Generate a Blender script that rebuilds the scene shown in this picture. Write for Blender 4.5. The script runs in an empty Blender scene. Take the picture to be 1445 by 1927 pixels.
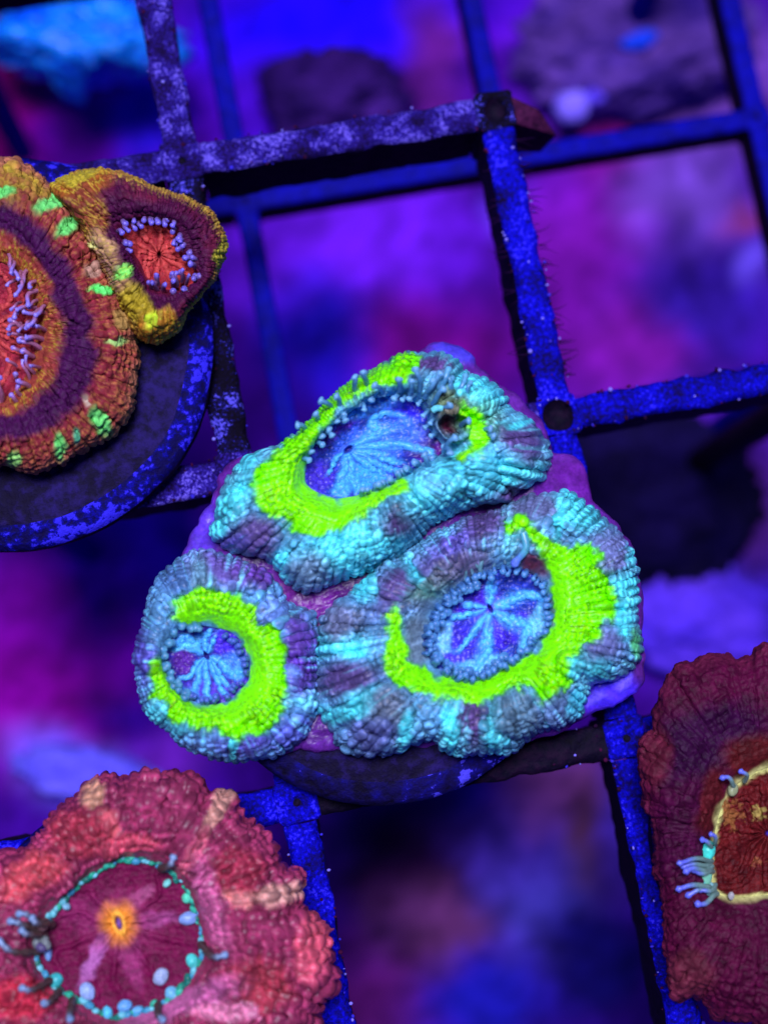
import bpy, math
import numpy as np
from mathutils import Matrix, Vector

# 1 Blender unit = 1 cm (declared in the unit settings); z = 0 is the top face of the upper rack
scene = bpy.context.scene
scene.unit_settings.system = 'METRIC'
scene.unit_settings.scale_length = 0.01

# ------------------------------------------------------------------ camera
F_PX, W_PX, H_PX = 2600.0, 1445.0, 1927.0
RV = np.array([-0.12525543, 0.06367411, 0.18415481])
TV = np.array([0.1185713, 0.5235717, -10.55422645])
_t = np.linalg.norm(RV); _k = RV/_t
_K = np.array([[0, -_k[2], _k[1]], [_k[2], 0, -_k[0]], [-_k[1], _k[0], 0]])
RC = np.eye(3)+math.sin(_t)*_K+(1-math.cos(_t))*_K@_K          # world -> camera
CC = -RC.T@TV                                                   # camera position
cam_data = bpy.data.cameras.new('camera')
cam = bpy.data.objects.new('camera', cam_data)
scene.collection.objects.link(cam)
mw = Matrix([list(RC.T[i])+[CC[i]] for i in range(3)]+[[0, 0, 0, 1]])
cam.matrix_world = mw
cam_data.sensor_fit = 'VERTICAL'
cam_data.sensor_height = 36.0
cam_data.lens = F_PX/H_PX*36.0
cam_data.clip_start = 0.5
cam_data.clip_end = 400
cam_data.dof.use_dof = True
cam_data.dof.focus_distance = 10.0
cam_data.dof.aperture_fstop = cam_data.lens*1e-3/(2*0.16)
scene.camera = cam

# ------------------------------------------------------------------ light
world = bpy.data.worlds.new('World'); scene.world = world
world.use_nodes = True
bg = world.node_tree.nodes['Background']
bg.inputs['Color'].default_value = (0.10, 0.12, 1.0, 1)
bg.inputs['Strength'].default_value = 0.18
def area(name, loc, target, size, power, color):
    d = bpy.data.lights.new(name, 'AREA'); d.shape = 'RECTANGLE'
    d.size, d.size_y = size; d.energy = power; d.color = color
    o = bpy.data.objects.new(name, d); scene.collection.objects.link(o)
    o.location = loc
    o.rotation_euler = (Vector(target)-Vector(loc)).to_track_quat('-Z', 'Y').to_euler()
    return o
area('reef_lamp', (-1.5, 5.0, 30.0), (0, 0, 0), (12, 7), 16000, (0.80, 0.78, 1.0))
scene.view_settings.view_transform = 'Standard'
scene.view_settings.look = 'None'
scene.view_settings.exposure = 0.12
scene.view_settings.gamma = 1.0

# ------------------------------------------------------------------ helpers
rng = np.random.default_rng(7)
def P(q, z):
    """photo pixel + height -> world point on that horizontal plane"""
    q = np.asarray(q, float); z = np.asarray(z, float)
    d = np.stack([(q[..., 0]-W_PX/2)/F_PX, -(q[..., 1]-H_PX/2)/F_PX, -np.ones(q.shape[:-1])], -1)@RC
    s = (z-CC[2])/d[..., 2]
    return CC+d*s[..., None]
def lin(c):
    c = np.asarray(c, float)/255.0
    return np.where(c <= 0.04045, c/12.92, ((c+0.055)/1.055)**2.4)
def sstep(a, b, x):
    t = np.clip((x-a)/(b-a), 0, 1); return t*t*(3-2*t)
def hash3(i, j, k, s=0):
    h = (i.astype(np.int64)*73856093) ^ (j.astype(np.int64)*19349663) ^ (k.astype(np.int64)*83492791) ^ (s*2654435761)
    h = (h ^ (h >> 13))*1274126177; h = h & 0x7fffffff; h = (h ^ (h >> 11))*668265263 & 0x7fffffff
    return (h % 1000003)/1000003.0
def noise(p, scale, seed=0):
    """value noise, -1..1"""
    p = np.asarray(p, float)*scale
    if p.shape[-1] == 2: p = np.concatenate([p, np.zeros(p.shape[:-1]+(1,))], -1)
    i = np.floor(p).astype(np.int64); f = p-i; f = f*f*(3-2*f)
    r = 0
    for a in (0, 1):
        for b in (0, 1):
            for c in (0, 1):
                w = (f[..., 0] if a else 1-f[..., 0])*(f[..., 1] if b else 1-f[..., 1])*(f[..., 2] if c else 1-f[..., 2])
                r = r+w*hash3(i[..., 0]+a, i[..., 1]+b, i[..., 2]+c, seed)
    return r*2-1
def fbm(p, scale, oct=4, seed=0):
    r = 0; a = 1.0; t = 0
    for o in range(oct):
        r = r+a*noise(p, scale*2**o, seed+o*17); t += a; a *= .5
    return r/t*1.4
def poly_sd(q, poly):
    """signed distance (px), negative inside"""
    poly = np.asarray(poly, float); n = len(poly)
    d = np.full(q.shape[:-1], 1e18); ins = np.zeros(q.shape[:-1], bool)
    for i in range(n):
        a, b = poly[i], poly[(i+1) % n]; e = b-a; w = q-a
        t = np.clip((w@e)/(e@e+1e-9), 0, 1)[..., None]
        d = np.minimum(d, ((w-e*t)**2).sum(-1))
        c = ((a[1] > q[..., 1]) != (b[1] > q[..., 1]))
        xi = (b[0]-a[0])*(q[..., 1]-a[1])/((b[1]-a[1]) or 1e-9)+a[0]
        ins ^= c & (q[..., 0] < xi)
    d = np.sqrt(d); return np.where(ins, -d, d)
def ray_radius(poly, c, th):
    """distance from c to the (smoothed) closed outline in every direction th"""
    poly = np.asarray(poly, float)
    m = len(poly); pts = []
    for i in range(m):                                    # catmull-rom
        p0, p1, p2, p3 = poly[i-1], poly[i], poly[(i+1) % m], poly[(i+2) % m]
        for t in np.linspace(0, 1, 10, endpoint=False):
            pts.append(.5*(2*p1+(p2-p0)*t+(2*p0-5*p1+4*p2-p3)*t*t+(3*p1-p0-3*p2+p3)*t**3))
    pts = np.array(pts)-c
    a = np.arctan2(pts[:, 1], pts[:, 0]); r = np.hypot(pts[:, 0], pts[:, 1])
    n = 1440; grid = np.zeros(n)
    for i in range(len(pts)):                             # largest radius per direction, swept along each edge
        a0, a1, r0, r1 = a[i], a[(i+1) % len(pts)], r[i], r[(i+1) % len(pts)]
        da = (a1-a0+math.pi) % (2*math.pi)-math.pi
        k = max(2, int(abs(da)/(2*math.pi)*n*2)+2)
        for t in np.linspace(0, 1, k):
            b = int(((a0+da*t) % (2*math.pi))/(2*math.pi)*n) % n
            grid[b] = max(grid[b], r0+(r1-r0)*t)
    ok = np.nonzero(grid)[0]
    grid = np.interp(np.arange(n), np.r_[ok-n, ok, ok+n], np.r_[grid[ok], grid[ok], grid[ok]])
    g = np.r_[grid[-3:], grid, grid[:3]]; grid = np.convolve(g, np.ones(7)/7, 'valid')
    x = (th % (2*math.pi))/(2*math.pi)*n-.5
    return np.interp(x, np.arange(-1, n+1), np.r_[grid[-1], grid, grid[0]])

ORG = {}
def mesh_obj(name, V, faces, mat, parent=None, col=None, smooth=True, uv=None):
    """one mesh object; V in world cm; faces int array (n,3|4) or list of arrays"""
    org = np.array(ORG.get(parent.name, (0, 0, 0)) if parent else V.mean(0))
    V = np.asarray(V, float)-org
    me = bpy.data.meshes.new(name)
    if isinstance(faces, np.ndarray): faces = [faces]
    tot = np.concatenate([np.full(len(f), f.shape[1]) for f in faces]); loops = np.concatenate([f.ravel() for f in faces])
    me.vertices.add(len(V)); me.vertices.foreach_set('co', V.astype(np.float32).ravel())
    me.loops.add(len(loops)); me.loops.foreach_set('vertex_index', loops.astype(np.int32))
    me.polygons.add(len(tot)); st = np.r_[0, np.cumsum(tot)[:-1]]
    me.polygons.foreach_set('loop_start', st.astype(np.int32))
    me.polygons.foreach_set('use_smooth', np.full(len(tot), smooth))
    if col is not None:
        at = me.color_attributes.new('Col', 'FLOAT_COLOR', 'POINT')
        c = np.ones((len(V), 4), np.float32); c[:, :3] = np.clip(col, 0, 1); at.data.foreach_set('color', c.ravel())
    me.update(calc_edges=True)
    me.materials.append(mat)
    o = bpy.data.objects.new(name, me); scene.collection.objects.link(o)
    if parent: o.parent = parent; ORG[o.name] = ORG.get(parent.name, (0, 0, 0))
    else: o.location = org; ORG[o.name] = org
    return o
def thing(name, label, cat, loc, group=None):
    o = bpy.data.objects.new(name, None); scene.collection.objects.link(o)
    o.empty_display_size = .3; o.location = loc; ORG[o.name] = np.array(loc, float)
    tag(o, label, cat, group); return o
def tag(o, label, cat=None, group=None, kind=None):
    if label: o['label'] = label
    if cat: o['category'] = cat
    if group: o['group'] = group
    if kind: o['kind'] = kind
    return o
def grid_faces(nu, nv, closed=True):
    i = np.arange(nu if closed else nu-1); j = np.arange(nv-1)
    I, J = np.meshgrid(i, j, indexing='ij'); I2 = (I+1) % nu
    return np.stack([I*nv+J, I*nv+J+1, I2*nv+J+1, I2*nv+J], -1).reshape(-1, 4)
def grid_normals(V, closed=True):
    if closed: du = np.roll(V, -1, 0)-np.roll(V, 1, 0)
    else: du = np.gradient(V, axis=0)
    dv = np.gradient(V, axis=1)
    n = np.cross(dv, du); n /= np.linalg.norm(n, axis=-1, keepdims=True)+1e-12
    return n

# ------------------------------------------------------------------ materials
def new_mat(name):
    m = bpy.data.materials.new(name); m.use_nodes = True
    nt = m.node_tree; return m, nt, nt.nodes['Principled BSDF']
def node(nt, t, **kw):
    n = nt.nodes.new(t)
    for k, v in kw.items():
        if k in n.inputs: n.inputs[k].default_value = v
        else: setattr(n, k, v)
    return n
def tissue_mat(name, sss=.75, rough=.34, spec=.22, bump=.15, fine=70, trans=0.0, sheen=0.0):
    m, nt, b = new_mat(name)
    a = node(nt, 'ShaderNodeAttribute', attribute_name='Col')
    tc = node(nt, 'ShaderNodeTexCoord')
    n1 = node(nt, 'ShaderNodeTexNoise', Scale=fine*.5, Detail=3.0); nt.links.new(tc.outputs['Object'], n1.inputs['Vector'])
    v1 = node(nt, 'ShaderNodeTexVoronoi', Scale=fine*.45); nt.links.new(tc.outputs['Object'], v1.inputs['Vector'])
    mr = node(nt, 'ShaderNodeMapRange'); mr.inputs['From Min'].default_value = .3; mr.inputs['From Max'].default_value = .7
    mr.inputs['To Min'].default_value = .78; mr.inputs['To Max'].default_value = 1.22
    nt.links.new(n1.outputs['Fac'], mr.inputs['Value'])
    mx = node(nt, 'ShaderNodeVectorMath', operation='SCALE')
    nt.links.new(a.outputs['Color'], mx.inputs[0]); nt.links.new(mr.outputs['Result'], mx.inputs['Scale'])
    nt.links.new(mx.outputs['Vector'], b.inputs['Base Color'])
    bp = node(nt, 'ShaderNodeBump', Strength=bump, Distance=.02)
    ad = node(nt, 'ShaderNodeMath', operation='ADD'); nt.links.new(n1.outputs['Fac'], ad.inputs[0]); nt.links.new(v1.outputs['Distance'], ad.inputs[1])
    nt.links.new(ad.outputs[0], bp.inputs['Height']); nt.links.new(bp.outputs['Normal'], b.inputs['Normal'])
    b.inputs['Roughness'].default_value = rough; b.inputs['Specular IOR Level'].default_value = spec
    b.inputs['Subsurface Weight'].default_value = sss
    b.inputs['Subsurface Radius'].default_value = (1, 1, 1); b.inputs['Subsurface Scale'].default_value = .026
    b.inputs['Transmission Weight'].default_value = trans
    b.inputs['Sheen Weight'].default_value = sheen; b.inputs['Sheen Roughness'].default_value = .3
    return m
M_TISSUE = tissue_mat('coral_tissue')
M_VELVET = tissue_mat('velvet_coral_tissue', sss=.3, rough=.6, spec=.12, bump=.5, fine=55, sheen=0.0)
M_TENT = tissue_mat('tentacle_tissue', sss=.6, rough=.3, spec=.3, bump=.02, trans=.3, sheen=0.0)
M_FLOOR = tissue_mat('tank_bottom', sss=0, rough=.9, spec=.05, bump=.3, fine=6, sheen=0)
M_ROCK = tissue_mat('rock', sss=0, rough=.9, spec=.08, bump=.6, fine=12, sheen=0)

def crust_mat(name, cols, lo, hi, sc=26, big=.55):
    m, nt, b = new_mat(name)
    tc = node(nt, 'ShaderNodeTexCoord')
    n1 = node(nt, 'ShaderNodeTexNoise', Scale=sc*.10, Detail=4.0); n2 = node(nt, 'ShaderNodeTexNoise', Scale=sc, Detail=4.0, Roughness=.7)
    v = node(nt, 'ShaderNodeTexVoronoi', Scale=sc*.8)
    for n in (n1, n2, v): nt.links.new(tc.outputs['Object'], n.inputs['Vector'])
    m1 = node(nt, 'ShaderNodeMath', operation='MULTIPLY_ADD'); m1.inputs[1].default_value = big
    nt.links.new(n1.outputs['Fac'], m1.inputs[0]); nt.links.new(n2.outputs['Fac'], m1.inputs[2])
    m2 = node(nt, 'ShaderNodeMath', operation='MULTIPLY_ADD'); m2.inputs[1].default_value = -.28
    nt.links.new(v.outputs['Distance'], m2.inputs[0]); nt.links.new(m1.outputs[0], m2.inputs[2])
    r = node(nt, 'ShaderNodeValToRGB'); nt.links.new(m2.outputs[0], r.inputs['Fac'])
    e = r.color_ramp.elements
    while len(e) < len(cols): e.new(.5)
    for k, c in enumerate(cols):
        e[k].position = lo+(hi-lo)*k/(len(cols)-1); e[k].color = (*lin(c), 1)
    nt.links.new(r.outputs['Color'], b.inputs['Base Color'])
    bp = node(nt, 'ShaderNodeBump', Strength=.7, Distance=.03)
    nt.links.new(m2.outputs[0], bp.inputs['Height']); nt.links.new(bp.outputs['Normal'], b.inputs['Normal'])
    b.inputs['Roughness'].default_value = .7; b.inputs['Specular IOR Level'].default_value = .08
    return m
M_CRUST = crust_mat('lavender_algae_crust', [(14, 2, 34), (24, 8, 84), (46, 30, 150), (102, 86, 208)], .58, 1.18, sc=52, big=1.0)
M_BLUE = crust_mat('blue_algae_film', [(10, 0, 40), (4, 1, 118), (6, 3, 200), (44, 36, 218)], .50, 1.2, sc=36, big=.9)
M_DARK = crust_mat('dark_algae_and_shadow', [(6, 2, 20), (14, 6, 50), (14, 22, 130), (84, 76, 210)], .74, 1.22, sc=44, big=1.0)  # algae tone; on the left bar it also paints in a coral's shadow
M_PLASTIC = crust_mat('black_plastic', [(3, 1, 10), (8, 3, 26), (24, 6, 34)], .35, .85, sc=14)
M_LOWER = crust_mat('blue_plastic', [(1, 0, 90), (2, 1, 120), (3, 2, 150)], .3, .8, sc=8)
M_PLUG = crust_mat('plug_ceramic', [(8, 3, 24), (14, 7, 42), (30, 18, 84)], .35, .85, sc=12)
M_PLUGRIM = crust_mat('plug_rim_blue', [(8, 2, 50), (6, 3, 70), (6, 4, 140), (44, 36, 200)], .62, 1.32, sc=18, big=1.0)

M_PLUGDIM = crust_mat('plug_rim_dim', [(8, 4, 30), (14, 8, 70), (14, 10, 110), (70, 64, 215)], .62, 1.3, sc=10, big=1.0)
# ------------------------------------------------------------------ tank bottom (setting)
ZF = -6.0
def paint(q, base, patches, seed=0, nz=10.0, nsc=.02, psoft=.35):
    col = np.broadcast_to(lin(base), q.shape[:-1]+(3,)).copy()
    w = np.stack([noise(q, nsc, seed), noise(q, nsc, seed+5)], -1)*nz+np.stack([noise(q, nsc*3, seed+9), noise(q, nsc*3, seed+11)], -1)*nz*.4
    for pt in patches:
        cx, cy, rx, ry, rot, c = pt[:6]; soft = pt[6] if len(pt) > 6 else psoft; st = pt[7] if len(pt) > 7 else 1.0
        d = q+w-np.array([cx, cy]); a = math.radians(rot); ca, sa = math.cos(a), math.sin(a)
        u = (d[..., 0]*ca+d[..., 1]*sa)/rx; v = (-d[..., 0]*sa+d[..., 1]*ca)/ry
        mk = st*(1-sstep(1-soft, 1+soft, np.hypot(u, v)))[..., None]
        col = col*(1-mk)+lin(c)*mk
    return col
nx, ny = 150, 190
qx, qy = np.meshgrid(np.linspace(-900, 2350, nx), np.linspace(-900, 2850, ny), indexing='ij')
Q = np.stack([qx, qy], -1)
V = P(Q, np.full(Q.shape[:-1], ZF))
fl_p = [
 (650, 60, 260, 150, -8, (24, 4, 255), .5), (600, 230, 220, 110, 0, (84, 20, 235), .5), (830, 150, 70, 170, -8, (100, 30, 150), .6),
 (120, 260, 230, 200, 0, (84, 4, 160), .6), (0, 180, 90, 260, 0, (110, 0, 110), .6), (270, 200, 60, 120, 0, (40, 20, 210), .6),
 (980, 130, 90, 120, 0, (80, 10, 190), .6), (1220, 120, 190, 160, 0, (88, 60, 150), .6), (1130, 220, 60, 120, 0, (110, 10, 110), .7), (1350, 170, 120, 120, 0, (95, 60, 160), .6),
 (700, 500, 240, 200, 0, (96, 26, 220), .5), (820, 660, 170, 110, 0, (105, 10, 140), .6), (600, 640, 110, 130, 0, (30, 16, 190), .6), (930, 400, 28, 40, 0, (100, 70, 250), .7),
 (1130, 520, 170, 240, 0, (110, 20, 165), .6), (1290, 370, 110, 120, 0, (105, 70, 190), .7), (1330, 560, 140, 120, 0, (50, 26, 160), .6), (1395, 400, 30, 25, 0, (115, 45, 105), .8), (1430, 500, 26, 40, 0, (110, 90, 255), .7), (1200, 660, 80, 90, 0, (105, 20, 150), .7), (1330, 820, 170, 110, 0, (80, 30, 180), .6),
 (250, 1040, 150, 90, 0, (100, 30, 255), .6), (90, 1150, 160, 120, 0, (140, 12, 190), .6), (240, 1180, 120, 140, 0, (125, 6, 205), .6), (60, 1330, 150, 130, 0, (130, 6, 160), .6), (240, 1330, 70, 60, 0, (40, 4, 120), .7), (150, 1460, 130, 60, 25, (110, 100, 255), .7), (300, 1440, 60, 60, 0, (90, 30, 170), .7),
 (1300, 1120, 170, 130, 10, (90, 50, 230), .6), (1400, 1180, 90, 110, 0, (40, 40, 235), .6), (1420, 960, 90, 110, 0, (66, 30, 120), .7),
 (900, 1560, 240, 130, 0, (70, 50, 175), .6), (1060, 1480, 110, 70, 0, (125, 70, 150), .7), (760, 1640, 120, 200, 0, (34, 8, 60), .6), (820, 1740, 110, 80, 0, (84, 44, 100), .7), (700, 1880, 130, 90, 0, (90, 25, 115), .6), (920, 1880, 140, 90, 0, (24, 24, 165), .6), (1100, 1620, 40, 130, -5, (90, 55, 85), .7), (1030, 1720, 110, 90, 0, (70, 66, 190), .7), (1130, 1820, 120, 140, 0, (16, 12, 100), .6), (1170, 1560, 40, 110, -8, (80, 55, 185), .7),
]
col = paint(Q, (60, 10, 150), fl_p, seed=3, nz=28, nsc=.012)
col *= 1.12*np.clip(1+.42*fbm(Q, .014, 4, 8)+.25*fbm(Q, .05, 2, 18), .15, 2)[..., None]*np.array([1.12, .9, .88])
V[..., 2] += .22*fbm(V, .8, 4, 2)
floor = mesh_obj('tank_floor', V.reshape(-1, 3), grid_faces(nx, ny, False)[:, ::-1].copy(), M_FLOOR, None, col.reshape(-1, 3))
floor['kind'] = 'structure'

def ico(sub=5):
    import bmesh
    bm = bmesh.new(); bmesh.ops.create_icosphere(bm, subdivisions=sub, radius=1)
    v = np.array([x.co[:] for x in bm.verts]); f = np.array([[w.index for w in x.verts] for x in bm.faces]); bm.free()
    return v, f
ICO5 = ico(5); ICO3 = ico(3)
def rock(name, label, cat, q, z, size, cols, seed, amp=.35, sc=1.6, mat=None, group=None, rot=0):
    v, f = ICO5; v = v.copy()
    d = 1+amp*fbm(v, sc, 4, seed)+.12*fbm(v, sc*5, 2, seed+40)
    v = v*d[:, None]
    m = fbm(v, 2.2, 3, seed+90)*.5+.5
    c = lin(cols[0])*(1-m[:, None])+lin(cols[1])*m[:, None]
    v *= np.array(size); a = math.radians(rot); ca, sa = math.cos(a), math.sin(a)
    v = np.stack([v[:, 0]*ca-v[:, 1]*sa, v[:, 0]*sa+v[:, 1]*ca, v[:, 2]], -1)
    o = mesh_obj(name, v+P(np.array(q, float), z), f, mat or M_ROCK, None, c)
    return tag(o, label, cat, group)
rock('rock', 'dark algae-covered rock on the bright blue tank bottom behind the rack corner', 'rock', (625, 190), -5.5, (.85, .55, .8), [(24, 8, 70), (70, 30, 130)], 1)
rock('rock', 'black shaded boulder below the open cell beside the three-headed green coral', 'rock', (1225, 940), -5.5, (1.35, 1.05, .8), [(6, 3, 30), (22, 11, 74)], 2, rot=-15)
rock('rock', 'pale violet blurred stone on the tank bottom beside the shaded boulder', 'rock', (1290, 1160), -5.6, (1.0, .7, .5), [(70, 40, 210), (100, 60, 230)], 3, rot=-20)
rock('rock', 'pale blue blurred stone below the open cell above the red knobbly coral', 'rock', (165, 1455), -5.6, (.75, .3, .4), [(90, 80, 250), (130, 120, 255)], 4, rot=-20)
rock('rock', 'lumpy grey violet rock in the far corner under the lower rack', 'rock', (1200, 80), -5.4, (1.3, .75, .6), [(40, 20, 120), (110, 70, 170)], 5)
rock('blue_coral', 'blurred bright cyan blue coral colony deep below the rack corner', 'coral', (150, 75), -4.6, (1.0, .5, .5), [(5, 90, 245), (20, 150, 255)], 7, amp=.5, sc=2.4, mat=M_TISSUE, rot=-20)
rock('pebble', 'larger pale lilac pebble on the dark red patch of tank bottom', 'pebble', (1075, 200), -5.2, (.2, .2, .18), [(120, 90, 255), (150, 130, 255)], 8, amp=.1)
rock('pebble', 'smaller pale violet pebble beside the larger lilac one', 'pebble', (1118, 172), -5.2, (.15, .15, .14), [(90, 60, 240), (120, 90, 255)], 9, amp=.1)
rock('pebble', 'bright azure pebble lying against the grey violet rock', 'pebble', (1205, 75), -4.75, (.2, .1, .1), [(16, 60, 235), (40, 80, 240)], 10, amp=.45)

# ------------------------------------------------------------------ racks
PITCH = 2.5
X0, X1 = -1.25, 1.25
def bar(parent, a, b, w, h, top_mat, side_mat, seed, ztop=0.0, rag=.018, name='bar'):
    a = np.array(a, float); b = np.array(b, float); L = np.linalg.norm(b-a); d = (b-a)/L; n = np.array([-d[1], d[0]])
    nu = max(8, int(L*26)); s = np.linspace(0, L, nu)
    ts = np.linspace(-1, 1, 13)
    prof = [(-.42, -1.0), (-.47, -.55), (-.5, -.12)]+[(.5*t, -.06*abs(t)**6) for t in ts]+[(.5, -.12), (.47, -.55), (.42, -1.0)]
    prof = np.array(prof)*np.array([w, h])
    V = np.zeros((nu, len(prof), 3))
    V[..., :2] = a+s[:, None, None]*d+prof[None, :, 0:1]*n
    V[..., 2] = ztop+prof[None, :, 1]
    top = np.zeros(len(prof), bool); top[3:-3] = True
    k = fbm(V, 9, 3, seed)
    V[..., 2] += np.where(top, rag*1.2*(k-.3), 0)
    e = fbm(V[..., [0, 1, 2]]*np.array([1, 1, .3]), 7, 4, seed+3)*rag*1.3
    V[..., :2] += (np.sign(prof[:, 0])*(np.abs(prof[:, 0]) > .35*w))[None, :, None]*e[..., None]*n
    F = grid_faces(nu, len(prof), False)
    o = mesh_obj(name, V.reshape(-1, 3), F, top_mat, parent)
    o.data.materials.append(side_mat)
    mi = np.ones((nu-1, len(prof)-1), np.int32); mi[:, 3:len(prof)-4] = 0
    o.data.polygons.foreach_set('material_index', mi.ravel())
    # normals outwards
    o.data.flip_normals() if o.data.polygons[3].normal.z < 0 else None
    return o
def hub(parent, c, w, h, top_mat, side_mat, seed, hole=.11, ztop=.008, depth=.12):
    """block where two bars cross, with a round dimple in its top"""
    nu = 64; th = np.arange(nu)/nu*2*math.pi
    sq = w/2/np.maximum(np.abs(np.cos(th)), np.abs(np.sin(th))); sq = np.minimum(sq, w/2*1.30)
    rows = [(0.0, -depth), (.8*hole, -depth*.95), (hole, -.02), (hole*1.12, 0)]
    V = []
    for r, z in rows: V.append(np.stack([np.cos(th)*r, np.sin(th)*r, np.full(nu, z)], -1))
    for t in (.25, .5, .75, .94, 1.0):
        r = hole*1.12+(sq-hole*1.12)*t; V.append(np.stack([np.cos(th)*r, np.sin(th)*r, np.full(nu, -.02 if t == 1 else 0)], -1))
    for z, k in ((-.12, 1.0), (-.5, .98), (-1.0, .92)):
        V.append(np.stack([np.cos(th)*sq*k, np.sin(th)*sq*k, np.full(nu, z*h)], -1))
    V = np.stack(V, 1)+np.array([c[0], c[1], ztop])
    k = fbm(V, 9, 3, seed); V[:, 3:9, 2] += .016*k[:, 3:9]; V[..., :2] += .012*np.stack([fbm(V, 6, 3, seed+4), fbm(V, 6, 3, seed+7)], -1)
    V[:, 0] = V[:, 0].mean(0)
    nv = V.shape[1]; o = mesh_obj('hub', V.reshape(-1, 3), grid_faces(nu, nv), top_mat, parent)
    o.data.materials.append(side_mat)
    mi = np.ones((nu, nv-1), np.int32); mi[:, 2:8] = 0
    o.data.polygons.foreach_set('material_index', mi.ravel())
    o.data.flip_normals() if o.data.polygons[4].normal.z < 0 else None
    return o
rack = thing('coral_rack', 'black plastic grid rack crusted with blue algae, carrying the coral plugs', 'rack', (0, 0, -.65))
BW, BH, HW = .255, .66, .31
colx = {-1: X0-PITCH, 0: X0, 1: X1, 2: X1+PITCH}
rowy = {-1: 5.0, 0: 2.5, 1: 0.0, 2: -2.5, 3: -5.0}
def key(i, j): return (colx[i], rowy[j])
hubs = [(i, j) for i in (-1, 0, 1, 2) for j in (-1, 0, 1, 2, 3) if not (i >= 1 and j == -1) and not (i == 2 and j == 0)]
crust_of = {(0, 0): M_CRUST, (1, 0): M_DARK, (1, 1): M_BLUE, (0, 1): M_CRUST}
for n, (i, j) in enumerate(hubs):
    hub(rack, key(i, j), HW, BH, crust_of.get((i, j), M_BLUE), M_PLASTIC, 100+n, hole={(0, 0): .03, (1, 0): .10, (1, 1): .125}.get((i, j), .03), depth={(0, 0): .03, (1, 0): .1, (1, 1): .14}.get((i, j), .01))
hs = set(hubs); n = 0
vert_m = {(0, -1): M_CRUST, (0, 0): M_DARK, (1, 0): M_BLUE, (0, 1): M_BLUE, (0, 2): M_BLUE, (1, 1): M_BLUE, (1, 2): M_BLUE}  # M_DARK bar: shadow of the red and orange coral painted into its top
hor_m = {(-1, 0): M_CRUST, (0, 0): M_CRUST, (-1, 1): M_CRUST, (0, 1): M_CRUST, (1, 1): M_BLUE, (-1, 2): M_BLUE, (0, 2): M_PLASTIC, (1, 2): M_BLUE}  # M_PLASTIC top: shadow under the three-headed coral put into the bar's colour
for (i, j) in hubs:
    x, y = key(i, j); n += 1
    if (i, j+1) in hs: bar(rack, (x, y-HW/2), (x, rowy[j+1]+HW/2), BW, BH, vert_m.get((i, j), M_BLUE), M_PLASTIC, 200+n)
    if (i+1, j) in hs: bar(rack, (x+HW/2, y), (colx[i+1]-HW/2, y), BW, BH, hor_m.get((i, j), M_BLUE), M_PLASTIC, 300+n)
# the snapped-off stub at the corner
sv = np.array([[HW/2, -.13, 0], [HW/2, .10, 0], [.50, -.19, -.22], [.36, -.02, -.05], [HW/2, -.13, -.6], [HW/2, .1, -.6], [.44, -.17, -.6], [.34, -.03, -.6]])+np.array([X1, 2.5, -.03])
sf = [np.array([[0, 2, 3, 1], [0, 4, 6, 2], [2, 6, 7, 3], [3, 7, 5, 1]])]
M_STUB = crust_mat('stub_red_brown', [(20, 4, 24), (50, 10, 46), (70, 20, 60)], .35, .85, sc=20)
mesh_obj('broken_stub', sv, sf, M_STUB, rack, smooth=False)
def post(parent, x, y, z1, mat):
    v = []; r = .15
    for z in (ZF-.3, z1):
        for k in range(10): v.append((x+r*math.cos(k*.6283), y+r*math.sin(k*.6283), z))
    v = np.array(v); mesh_obj('leg', v, np.array([[k, (k+1) % 10, 10+(k+1) % 10, 10+k] for k in range(10)]), mat, parent)
for i, j in ((-1, -1), (-1, 3), (2, 3), (2, 1)): post(rack, *key(i, j), -.5, M_PLASTIC)

lower = thing('lower_rack', 'plain blue plastic grid rack blurred beneath the crusted one', 'rack', (0, 0, ZF+.2))
ZL = -2.1
c0 = P(np.array([463., 385.]), ZL); c1 = P(np.array([912., 303.]), ZL); c2 = P(np.array([1425., 215.]), ZL)
lp = (c2-c0)[0]/2; lx = [c0[0]-lp, c0[0], c0[0]+lp, c0[0]+2*lp]; ly = [c1[1]+lp, c1[1], c1[1]-lp]
for a in range(4):
    for b_ in range(3):
        hub(lower, (lx[a], ly[b_]), .25, .4, M_LOWER, M_PLASTIC, 400+a*5+b_, hole=.03, ztop=ZL+.006, depth=.02)
        if b_ < 2: bar(lower, (lx[a], ly[b_]-.125), (lx[a], ly[b_+1]+.125), .2, .4, M_LOWER, M_PLASTIC, 430+a*5+b_, ZL, .004)
        if a < 3: bar(lower, (lx[a]+.125, ly[b_]), (lx[a+1]-.125, ly[b_]), .2, .4, M_LOWER, M_PLASTIC, 460+a*5+b_, ZL, .004)
    bar(lower, (lx[a], ly[0]+.125), (lx[a], ly[0]+1.6), .2, .4, M_LOWER, M_PLASTIC, 480+a, ZL, .004)
for a, b_ in ((0, 0), (3, 0), (0, 2), (3, 2)): post(lower, lx[a], ly[b_], ZL-.3, M_LOWER)

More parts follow.
